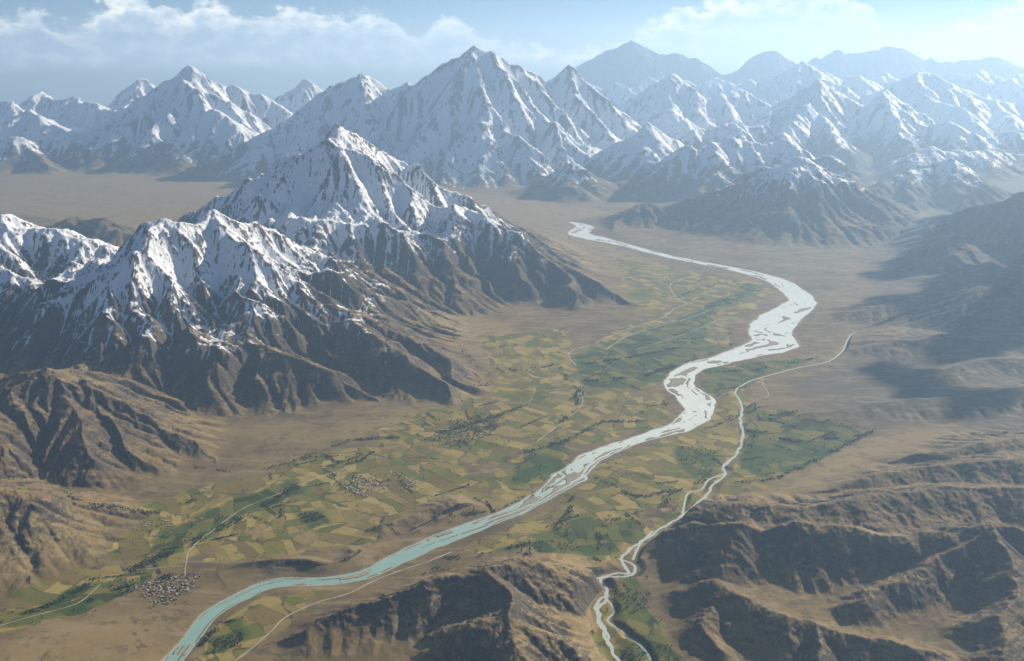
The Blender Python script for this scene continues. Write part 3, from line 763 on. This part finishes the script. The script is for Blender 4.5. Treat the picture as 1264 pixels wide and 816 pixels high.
# ------------------------------------------------------------------ water
def water_material(name, col, rough, silt=None):
    m, nt, b = material(name)
    pos = nt.node('ShaderNodeNewGeometry').outputs['Position']
    n = nt.noise(nt.mapping(pos, (.001, .001, .001)), 4, 4)
    c = nt.mix(n, tuple(c * .85 for c in col) + (1,), tuple(min(1, c * 1.15) for c in col) + (1,))
    if silt:                                    # far reach whitened: sky reflection painted into the colour
        yy = nt.node('ShaderNodeSeparateXYZ'); nt.l.new(pos, yy.inputs[0])
        c = nt.mix(nt.step(8600, 14000, yy.outputs[1]), c, silt + (1,))
    nt.put(b.inputs['Base Color'], c)
    if silt:
        st_ = nt.noise(nt.mapping(pos, (.0035, .0012, .001), (0, 0, R(-28))), 3.2, 6, .62, .8)
        c = nt.mix(nt.math('MULTIPLY', nt.step(.42, .72, st_), .2), c, (.36, .47, .43, 1))
        c = nt.mix(nt.math('MULTIPLY', nt.step(.8, .15, nt.attr('depth')), .45), c, (.46, .46, .38, 1))
    nt.put(b.inputs['Base Color'], c)
    b.inputs['Roughness'].default_value = rough; b.inputs['IOR'].default_value = 1.33
    bump = nt.node('ShaderNodeBump'); bump.inputs['Strength'].default_value = .25; bump.inputs['Distance'].default_value = 2
    nt.l.new(nt.noise(nt.mapping(pos, (.001, .001, .001)), 60, 3), bump.inputs['Height']); nt.l.new(bump.outputs[0], b.inputs['Normal'])
    return m
ZW = np.full(Z.shape, -3.0, f32)
WT = G['WAT'][:-1, :-1]; ST = G['STR'][:-1, :-1]
tag(mesh_from('river', grid_faces(WT < 1.12), ZW, water_material('river_water', (.27, .44, .39), .24, (.86, .90, .81)), [('depth', np.clip((-3 - Z) / 6, 0, 1))]), 'wide winding pale turquoise river with braided islands', 'river', None, 'structure')
tag(mesh_from('stream', grid_faces((ST < 1.5) & ~(WT < 1.12)), ZW + .8, water_material('stream_water', (.50, .57, .53), .35)), 'narrow white braided stream right of the river', 'stream', None, 'structure')

# ------------------------------------------------------------------ roads draped on the ground
ROADS = [
 ('pale dirt road following the long green strip of fields at lower left', 8, [(228,712),(231,694),(236,678),(262,656),(300,629),(345,610),(395,590),(430,578)]),
 ('pale dirt road along the near bank of the river at bottom left', 9, [(285,824),(330,786),(350,766),(382,750),(430,736),(480,712),(530,696),(560,684)]),
 ('thin track crossing the farmland at the bottom left corner', 6, [(-10,778),(60,757),(100,744),(128,720),(165,706),(228,700)]),
 ('long pale road skirting the foot of the snowy mountain to the far river bank', 13, [(712,452),(701,441),(708,433),(732,425),(762,412),(790,402),(815,394),(833,382),(846,375),(832,365),(828,352),(842,345),(862,340)]),
 ('straight pale road through the green fields below the far river bend', 11, [(748,432),(775,416),(815,403),(850,393),(880,382)]),
 ('pale track in the green fields nearest the wide river bend', 9, [(785,432),(820,421),(848,412),(885,396)]),
 ('short track crossing fields left of the middle of the river', 7, [(640,552),(660,548),(690,525),(718,500),(716,478)]),
 ('short pale track beside the farm fields right of the river', 8, [(918,502),(940,492),(949,488),(942,476),(941,468)]),
]
def road(label, hw, line):
    D = densify([(p[0], p[1], hw) for p in line])
    pts = []; last = None
    for a, b in zip(D, D[1:]):
        n = max(1, int(math.hypot(b[0]-a[0], b[1]-a[1]) / 14))
        for q in range(n): pts.append((a[0] + (b[0]-a[0]) * q / n, a[1] + (b[1]-a[1]) * q / n))
    V = []; Fc = []
    for k, (x, y) in enumerate(pts):
        x0, y0 = pts[max(0, k - 3)]; x1, y1 = pts[min(len(pts) - 1, k + 3)]
        L = math.hypot(x1 - x0, y1 - y0) + 1e-6; nx, ny = -(y1 - y0) / L, (x1 - x0) / L
        wob = 20 * float(perlin(np.array([k * .045]), np.array([hw * 3.1]), 5)[0]); x += nx * wob; y += ny * wob
        w_ = hw * (.8 + .5 * float(perlin(np.array([k * .09]), np.array([hw * 1.7]), 6)[0]))
        zz = max(ground_z(x + nx * w_ * s_, y + ny * w_ * s_) for s_ in (-1.6, -.8, 0, .8, 1.6)) + 1.5
        V += [(x + nx * w_, y + ny * w_, zz), (x - nx * w_, y - ny * w_, zz)]
        if k: Fc.append((2*k-2, 2*k-1, 2*k+1, 2*k))
    me = bpy.data.meshes.new('road'); me.from_pydata(V, [], Fc); me.update(); me.materials.append(M_ROAD)
    o = bpy.data.objects.new('road', me); COL.objects.link(o); tag(o, label, 'road', None, 'structure')
M_ROAD = plain('road_dirt', (.42, .375, .29), .95, .2, .02)
for r_ in ROADS: road(*r_)

# ------------------------------------------------------------------ villages: every house its own object
M_WALL = [plain('wall_plaster', (.54, .46, .36)), plain('wall_mud', (.36, .28, .19)), plain('wall_stone', (.46, .42, .37))]
M_ROOF = [plain('roof_clay', (.40, .32, .23)), plain('roof_tin', (.52, .52, .50)), plain('roof_earth', (.28, .22, .15))]
M_DARK = plain('window_dark', (.03, .03, .035), .4)
def house_mesh(w, d, h, wing, wi, ri):
    V = []; Fc = []; mi = []
    def box(x0, x1, y0, y1, z0, z1, m, top=None):
        b = len(V)
        V.extend([(x0,y0,z0),(x1,y0,z0),(x1,y1,z0),(x0,y1,z0),(x0,y0,z1),(x1,y0,z1),(x1,y1,z1),(x0,y1,z1)])
        for f in ((0,1,5,4),(1,2,6,5),(2,3,7,6),(3,0,4,7)): Fc.append(tuple(b + q for q in f)); mi.append(m)
        Fc.append((b+4,b+5,b+6,b+7)); mi.append(m if top is None else top)
    def building(x0, x1, y0, y1, hh):
        box(x0, x1, y0, y1, -3, hh, 0, 1)
        t = .5                                  # parapet
        box(x0 - .15, x1 + .15, y0 - .15, y0 + t, hh, hh + .9, 0); box(x0 - .15, x1 + .15, y1 - t, y1 + .15, hh, hh + .9, 0)
        box(x0 - .15, x0 + t, y0 + t, y1 - t, hh, hh + .9, 0); box(x1 - t, x1 + .15, y0 + t, y1 - t, hh, hh + .9, 0)
        n = max(2, int((x1 - x0) / 4))
        for k in range(n):                      # window openings and a door
            cx = x0 + (k + .5) * (x1 - x0) / n
            zb = .1 if k == 0 else 1.2
            for yy, sg in ((y0, -1), (y1, 1)):
                box(cx - .7, cx + .7, min(yy, yy + sg * .12), max(yy, yy + sg * .12), zb, 2.6, 2)
                if hh > 5: box(cx - .7, cx + .7, min(yy, yy + sg * .12), max(yy, yy + sg * .12), 4.2, 5.4, 2)
    building(-w/2, w/2, -d/2, d/2, h)
    if wing: building(w/2 + .3, w/2 + d * .7, -d/2 + 1, d/2 + d * .6, h * .6)
    me = bpy.data.meshes.new('house'); me.from_pydata(V, [], Fc); me.polygons.foreach_set('material_index', mi)
    for q in (M_WALL[wi], M_ROOF[ri], M_DARK): me.materials.append(q)
    me.update(); return me
HM = [house_mesh(20, 12, 6.5, False, 0, 0), house_mesh(15, 11, 6, True, 1, 2), house_mesh(24, 13, 7, True, 2, 1), house_mesh(13, 10, 4, False, 0, 2), house_mesh(30, 12, 6, False, 2, 0)]
VILLAGES = [
 (110, 12, 'small pale flat roofed house in the dense village above the lower left river bend', 'houses in the village by the lower left river bend', [(165,724),(190,716),(215,711),(243,713),(238,728),(222,734),(205,748),(190,745),(175,737)]),
 (62, -32, 'small pale flat roofed house of the village in rows on the open plain', 'houses in rows on the open plain', [(414,596),(428,588),(445,590),(470,591),(478,603),(460,607),(455,618),(440,612)]),
 (26, -32, 'small flat roofed house in the narrow line of houses beside the plain village', 'houses in the narrow line by the olive field', [(480,582),(490,582),(518,603),(505,608)]),
 (44, 20, 'small house among dark trees of the wooded village left of the middle of the river', 'houses among the trees of the wooded village', [(525,545),(560,522),(600,512),(625,515),(600,540),(570,553)]),
 (14, 10, 'small house in the hamlet on the green fields right of the mountain foot road', 'houses of the hamlet in the far green fields', [(738,455),(760,447),(768,452),(745,461)]),
 (16, 30, 'small house along the stream in the green strip at lower left', 'houses along the green strip', [(172,650),(205,640),(222,655),(195,668),(180,662)]),
 (10, 15, 'small farm house near the mouth of the right hand side valley', 'farm houses at the side valley mouth', [(1040,520),(1068,528),(1062,540),(1035,532)]),
]
def inside(x, y, P):
    c = False
    for (ax, ay), (bx, by) in zip(P, P[1:] + P[:1]):
        if (ay > y) != (by > y) and x < (bx - ax) * (y - ay) / (by - ay) + ax: c = not c
    return c
rnd = random.Random(5)
HOUSES = []
for n, ang, label, group, poly in VILLAGES:
    P = [floor_pt(*p) for p in poly]
    xs = [p[0] for p in P]; ys = [p[1] for p in P]
    k = tries = 0
    while k < n and tries < 9000:
        tries += 1
        x, y = rnd.uniform(min(xs), max(xs)), rnd.uniform(min(ys), max(ys))
        if not inside(x, y, P) or any(math.hypot(x - q[0], y - q[1]) < 27 for q in HOUSES): continue
        o = bpy.data.objects.new('house', rnd.choice(HM)); COL.objects.link(o)
        o.location = (x, y, ground_z(x, y) + .3); o.rotation_euler = (0, 0, R(ang + rnd.choice((0, 90)) + rnd.uniform(-9, 9)))
        s_ = rnd.uniform(.85, 1.15) * (1.3 if 'rows' in label else 1); o.scale = (s_, s_, s_)
        tag(o, label, 'house', group)
        HOUSES.append((x, y)); k += 1

# ------------------------------------------------------------------ trees and bushes of the valley floor (a mass of thousands)
TREELINES = [  # width m, count, line
 (110, 900, [(165,704),(230,674),(300,640),(374,598)]), (60, 260, [(240,578),(300,588),(350,575),(430,545),(500,538)]),
 (60, 420, [(440,545),(500,541),(545,535),(600,520),(645,503)]), (50, 160, [(400,560),(425,575),(450,568),(470,552)]),
 (60, 300, [(95,748),(150,727),(215,711)]), (60, 260, [(-10,772),(60,750),(112,722)]), (80, 260, [(60,640),(110,640),(180,640),(235,620)]),
 (70, 320, [(640,562),(700,545),(742,522),(800,520)]), (90, 500, [(720,472),(790,466),(832,452)]), (90, 520, [(712,452),(780,441),(845,428)]),
 (70, 420, [(870,460),(930,458),(1020,440)]), (60, 420, [(925,532),(985,545),(1064,540)]), (40, 150, [(932,498),(938,520),(925,560)]),
 (60, 380, [(905,600),(960,592),(1012,566),(1078,534)]), (60, 240, [(560,640),(620,630),(682,600)]), (50, 140, [(735,700),(740,660),(752,645),(790,635)]),
 (60, 180, [(650,690),(690,650),(716,605)]), (50, 160, [(738,588),(772,612),(800,614),(830,606)]), (70, 200, [(550,694),(600,686),(655,672)]),
 (60, 200, [(560,465),(600,480),(610,470),(575,440),(560,420),(565,400)]), (50, 160, [(480,470),(530,490),(600,478)]), (60, 260, [(715,480),(712,500),(690,525)]),
 (50, 200, [(830,370),(860,358),(900,350),(930,360)]), (60, 200, [(900,405),(905,425),(870,440),(845,448)]), (70, 200, [(640,460),(690,450),(700,470)]),
 (50, 160, [(245,800),(262,780),(300,770)]), (50, 120, [(930,500),(900,520),(870,530)]), (60, 160, [(810,640),(830,610),(880,590)]),
]
def tree_points():
    pts = []
    for w_, n, line in TREELINES:
        P = [floor_pt(*p) for p in line]
        L = [math.dist(a, b) for a, b in zip(P, P[1:])]; T_ = sum(L)
        for _ in range(n):
            q = rnd.random() * T_; k = 0
            while k < len(L) - 1 and q > L[k]: q -= L[k]; k += 1
            a, b = P[k], P[k + 1]; t = q / L[k]
            x = a[0] + (b[0] - a[0]) * t; y = a[1] + (b[1] - a[1]) * t
            nn = float(perlin(np.array([x / 260]), np.array([y / 260]), 77)[0])
            if nn < -.15: continue
            wv_ = 60 * float(perlin(np.array([x / 500]), np.array([y / 500]), 78)[0])
            pts.append((x + rnd.gauss(0, w_ * .35) + wv_, y + rnd.gauss(0, w_ * .35) + wv_))
    for n, ang, label, group, poly in VILLAGES:
        P = [floor_pt(*p) for p in poly]; xs = [p[0] for p in P]; ys = [p[1] for p in P]
        for _ in range(1500 if 'wooded' in label else n * 4):
            x, y = rnd.uniform(min(xs) - 60, max(xs) + 60), rnd.uniform(min(ys) - 60, max(ys) + 60)
            if any(abs(x - q[0]) < 14 and abs(y - q[1]) < 14 for q in HOUSES): continue
            ox = 130 * float(perlin(np.array([x / 240]), np.array([y / 240]), 81)[0]); oy = 130 * float(perlin(np.array([x / 240]), np.array([y / 240]), 82)[0])
            if inside(x + ox, y + oy, P) or rnd.random() < .06: pts.append((x, y))
    for poly in GREEN + FARM[2:5]:
        P = [floor_pt(*p) for p in poly]; xs = [p[0] for p in P]; ys = [p[1] for p in P]
        k = 0; want = 420
        while k < want:
            x, y = rnd.uniform(min(xs), max(xs)), rnd.uniform(min(ys), max(ys)); k += 1
            if inside(x, y, P) and float(perlin(np.array([x / 330]), np.array([y / 330]), 79)[0]) > .12: pts.append((x, y))
    for poly, n in ((FARM[0], 22), (FARM[1], 30), (FARM[2], 46), (FARM[3], 44), (FARM[5], 20), (GREEN[1], 26), (GREEN[2], 14)):   # planted rows along field edges
        P = [floor_pt(*p) for p in poly]; xs = [p[0] for p in P]; ys = [p[1] for p in P]
        for _ in range(n):
            x, y = rnd.uniform(min(xs), max(xs)), rnd.uniform(min(ys), max(ys))
            a_ = R(rnd.choice((28, 118)) + rnd.gauss(0, 13)); L_ = rnd.uniform(150, 620); sp = rnd.uniform(11, 17); k = 0
            while k * sp < L_:
                tx, ty = x + math.cos(a_) * k * sp + rnd.gauss(0, 3), y + math.sin(a_) * k * sp + rnd.gauss(0, 3); k += 1
                if rnd.random() < .8 and inside(tx, ty, P): pts.append((tx, ty))
    return pts
def trees():
    ico_v = []; t = (1 + 5 ** .5) / 2
    for a, b in ((-1, t), (1, t), (-1, -t), (1, -t)): ico_v.append((a, b, 0))
    for a, b in ((-1, t), (1, t), (-1, -t), (1, -t)): ico_v.append((0, a, b))
    for a, b in ((-1, t), (1, t), (-1, -t), (1, -t)): ico_v.append((b, 0, a))
    ico_v = np.array(ico_v, f32); ico_v /= np.linalg.norm(ico_v[0])
    ico_f = np.array([(0,11,5),(0,5,1),(0,1,7),(0,7,10),(0,10,11),(1,5,9),(5,11,4),(11,10,2),(10,7,6),(7,1,8),(3,9,4),(3,4,2),(3,2,6),(3,6,8),(3,8,9),(4,9,5),(2,4,11),(6,2,10),(8,6,7),(9,8,1)], np.int32)
    rs = np.random.RandomState(3)
    V = []; Fc = []; b = 0
    trunk_f = np.array([(0,1,3),(1,4,3),(1,2,4),(2,5,4),(2,0,5),(0,3,5)], np.int32)
    for x, y in tree_points():
        r = math.hypot(x, y)
        z = ground_z(x, y)
        if z < 0 or r < 5000: continue
        s_ = rnd.uniform(5.5, 10); hgt = s_ * rnd.uniform(1.2, 1.9)
        tv = np.array([(math.cos(q) * s_ * .12, math.sin(q) * s_ * .12, zz) for zz in (-1, hgt * .6) for q in (0, 2.09, 4.19)], f32) + np.array([x, y, z], f32)
        V.append(tv); Fc.append(trunk_f + b); b += 6
        v = ico_v * np.array([s_, s_, hgt * .62], f32) * rs.uniform(.72, 1.2, (12, 1)).astype(f32) + np.array([x, y, z + hgt * .72], f32)
        V.append(v); Fc.append(ico_f + b); b += 12
    V = np.concatenate(V); Fc = np.concatenate(Fc)
    me = bpy.data.meshes.new('trees'); me.vertices.add(len(V)); me.vertices.foreach_set('co', V.ravel())
    me.loops.add(len(Fc) * 3); me.polygons.add(len(Fc)); me.loops.foreach_set('vertex_index', Fc.ravel()); me.polygons.foreach_set('loop_start', (np.arange(len(Fc)) * 3).astype(np.int32)); me.update()
    me.materials.append(plain('foliage', (.030, .048, .020), .9, .45, .012))
    o = bpy.data.objects.new('trees', me); COL.objects.link(o); tag(o, 'dark green trees and bushes lining the fields and villages', 'trees', None, 'stuff')
    print('trees', b)
trees()

# ------------------------------------------------------------------ sky, sun, air
SUN_EL, SUN_AZ = 23.0, 50.0                   # azimuth clockwise from +Y (view direction)
w = bpy.data.worlds.new('World'); scene.world = w; w.use_nodes = True
nt = NT(w.node_tree); bg = next(n for n in nt.n if n.type == 'BACKGROUND')
sky = nt.node('ShaderNodeTexSky', sky_type='NISHITA', sun_disc=False)
sky.sun_elevation = R(SUN_EL); sky.sun_rotation = R(SUN_AZ); sky.altitude = 5000; sky.dust_density = .3; sky.ozone_density = 2.5
SKY = .05
gen = nt.node('ShaderNodeTexCoord').outputs['Generated']
sx = nt.node('ShaderNodeSeparateXYZ'); nt.l.new(gen, sx.inputs[0])
az = nt.math('MULTIPLY', nt.math('ARCTAN2', sx.outputs[0], sx.outputs[1]), 57.2958)
el = nt.math('MULTIPLY', nt.math('ARCSINE', sx.outputs[2]), 57.2958)
cv = nt.node('ShaderNodeCombineXYZ'); nt.l.new(az, cv.inputs[0]); nt.l.new(el, cv.inputs[1])
cloud_tops = [(0,2.1),(60,2.3),(105,1.6),(150,2.7),(185,3.3),(215,2.7),(235,2.4),(290,2.9),(330,2.2),(375,2.7),(430,2.3),(475,2.5),(520,1.4),(555,2.2),(590,1.5),(650,.8),(730,.6),(785,1.5),(830,2.6),(880,3.2),(960,3.8),(1030,3.2),(1065,1.7),(1100,1.1),(1150,1.6),(1200,2.3),(1264,3.0)]
u = nt.math('DIVIDE', nt.math('ADD', az, 30.), 60.)
pr = nt.node('ShaderNodeFloatCurve'); cm = pr.mapping; c0 = cm.curves[0]
pts_ = [((math.degrees(math.atan((p - 632) / F)) + 30) / 60, e / 5) for p, e in cloud_tops]
pts_ = [(0, .42)] + pts_ + [(1, .5)]
while len(c0.points) < len(pts_): c0.points.new(.5, .5)
for q, p in zip(c0.points, pts_): q.location = p; q.handle_type = 'AUTO'
cm.update(); nt.l.new(u, pr.inputs['Value'])
top = nt.math('MULTIPLY', pr.outputs[0], 5.)
puff = nt.noise(nt.mapping(cv.outputs[0], (1, 1.5, 1)), .75, 8, .58)
d = nt.math('ADD', nt.math('SUBTRACT', top, el), nt.math('MULTIPLY', nt.math('SUBTRACT', puff, .52), 3.6))
cover = nt.step(-.2, .6, d)
# lumpy light and grey inside the bank, fading to mist low down
lump = nt.noise(nt.mapping(cv.outputs[0], (1, 1.9, 1), (0, 0, 0), (.25, -.4, 0)), .8, 7, .55)
lit = nt.math('ADD', nt.math('MULTIPLY', nt.step(1.3, .1, d), .55), nt.math('MULTIPLY', nt.step(.35, .68, lump), .5), clamp=True)
right = nt.step(-6., 24., az)
hi = nt.mix(right, (1.0, .94, .80, 1), (.72, .69, .62, 1)); lo = nt.mix(right, (.50, .58, .66, 1), (.46, .53, .61, 1))
cc = nt.mix(lit, lo, hi)
sc_ = nt.node('ShaderNodeVectorMath', operation='SCALE'); nt.l.new(cc, sc_.inputs[0]); sc_.inputs['Scale'].default_value = 1 / SKY
op = nt.math('MULTIPLY', cover, nt.math('ADD', .40, nt.math('MULTIPLY', lit, .55)))
above = nt.step(-1., 0., el)
mist_c = nt.mix(right, (.34, .41, .47, 1), (.78, .80, .78, 1))
ms_ = nt.node('ShaderNodeVectorMath', operation='SCALE'); nt.l.new(mist_c, ms_.inputs[0]); ms_.inputs['Scale'].default_value = 1 / SKY
base = nt.mix(nt.math('MULTIPLY', nt.math('MULTIPLY', nt.step(2.4, -.3, el), .6), above), sky.outputs[0], ms_.outputs[0])
skc = nt.mix(nt.math('MULTIPLY', op, above), base, sc_.outputs[0])
nt.l.new(skc, bg.inputs['Color']); bg.inputs['Strength'].default_value = SKY

sl = bpy.data.lights.new('sun', 'SUN'); sl.energy = 5.0; sl.angle = R(.5); sl.color = (1, .875, .69)
so = bpy.data.objects.new('sun', sl); COL.objects.link(so)
from mathutils import Vector, Matrix
sdir = Vector((math.sin(R(SUN_AZ)) * math.cos(R(SUN_EL)), math.cos(R(SUN_AZ)) * math.cos(R(SUN_EL)), math.sin(R(SUN_EL))))
so.rotation_euler = sdir.to_track_quat('Z', 'Y').to_euler(); so.location = (20000, 0, 12000)

def cloud():
    """one broad cumulus drifting above the air of the valley, right of the view"""
    rn = random.Random(21); bm = bmesh.new()
    for _ in range(230):
        a_, r_ = rn.uniform(0, 6.283), rn.random() ** .55
        x, y = 3700 * r_ * math.cos(a_), 7600 * r_ * math.sin(a_)
        if float(perlin(np.array([x / 1300 + 3]), np.array([y / 1900]), 33)[0]) < -.05 + .2 * r_: continue
        rad = rn.uniform(220, 560) * (1.2 - .5 * r_)
        mt_ = Matrix.Translation((x, y, rad * .25)) @ Matrix.Diagonal((1.25, 1.25, .62, 1))
        bmesh.ops.create_icosphere(bm, subdivisions=4, radius=rad, matrix=mt_)
    me = bpy.data.meshes.new('cloud'); bm.to_mesh(me); bm.free()
    P = np.empty(len(me.vertices) * 3, f32); me.vertices.foreach_get('co', P); P = P.reshape(-1, 3)
    P[:, 0] += 150 * fbm(P[:, 1] + P[:, 2], P[:, 2] * 1.7 + 900, 420, 4, 200); P[:, 1] += 150 * fbm(P[:, 0] + 500, P[:, 2] * 1.7, 420, 4, 204)
    P[:, 2] += 110 * fbm(P[:, 0], P[:, 1], 420, 4, 208)
    P[:, 2] = np.maximum(P[:, 2], 0) + 40 * fbm(P[:, 0], P[:, 1], 900, 3, 212)
    me.vertices.foreach_set('co', P.ravel()); me.polygons.foreach_set('use_smooth', np.ones(len(me.polygons), bool)); me.update()
    m, nt, b = material('cloud'); b.inputs['Base Color'].default_value = (.9, .9, .9, 1); b.inputs['Roughness'].default_value = 1; b.inputs['Specular IOR Level'].default_value = 0
    me.materials.append(m)
    o = bpy.data.objects.new('cloud', me); COL.objects.link(o); o.location = (23900, 30800, 7500); o.rotation_euler = (0, 0, R(-22))  # placed sunward, outside the frame, so its shade lands on the right plain
    tag(o, 'broad white cumulus cloud above the right side of the valley', 'cloud', None, 'structure')
cloud()

HAZE_D = 1.3e-5
def haze():
    x, y0, y1, z0, z1 = 82000, -1500, 112500, -60, 7250
    v = [(sx * x, yy, zz) for zz in (z0, z1) for yy in (y0, y1) for sx in (-1, 1)]
    me = bpy.data.meshes.new('haze'); me.from_pydata(v, [], [(0,2,3,1),(4,5,7,6),(0,1,5,4),(2,6,7,3),(0,4,6,2),(1,3,7,5)]); me.update()
    m = bpy.data.materials.new('haze'); m.use_nodes = True; n = NT(m.node_tree)
    for q in list(n.n): n.n.remove(q)
    out = n.node('ShaderNodeOutputMaterial'); pv = n.node('ShaderNodeVolumePrincipled')
    pv.inputs['Color'].default_value = (.46, .69, 1, 1); pv.inputs['Density'].default_value = HAZE_D; pv.inputs['Anisotropy'].default_value = .42
    n.l.new(pv.outputs[0], out.inputs['Volume']); me.materials.append(m)
    o = bpy.data.objects.new('haze', me); COL.objects.link(o); o['kind'] = 'stuff'; o['label'] = 'blue haze filling the air of the valley'
haze()

cam = bpy.data.cameras.new('camera'); co = bpy.data.objects.new('camera', cam); COL.objects.link(co)
cam.sensor_width = 36; cam.lens = 36 * F / 1264; cam.clip_start = 10; cam.clip_end = 1e6
co.location = (0, 0, H); co.rotation_euler = (R(90) - PITCH, 0, 0)
scene.camera = co
vs = scene.view_settings
vs.view_transform = 'Standard'; vs.look = 'None'; vs.gamma = 1; vs.exposure = .82; vs.use_curve_mapping = False
scene.cycles.use_denoising = True; scene.cycles.denoising_prefilter = 'NONE'
scene.cycles.max_bounces = 4; scene.cycles.volume_bounces = 1; scene.cycles.use_adaptive_sampling = False
print('script', time.time() - T0)
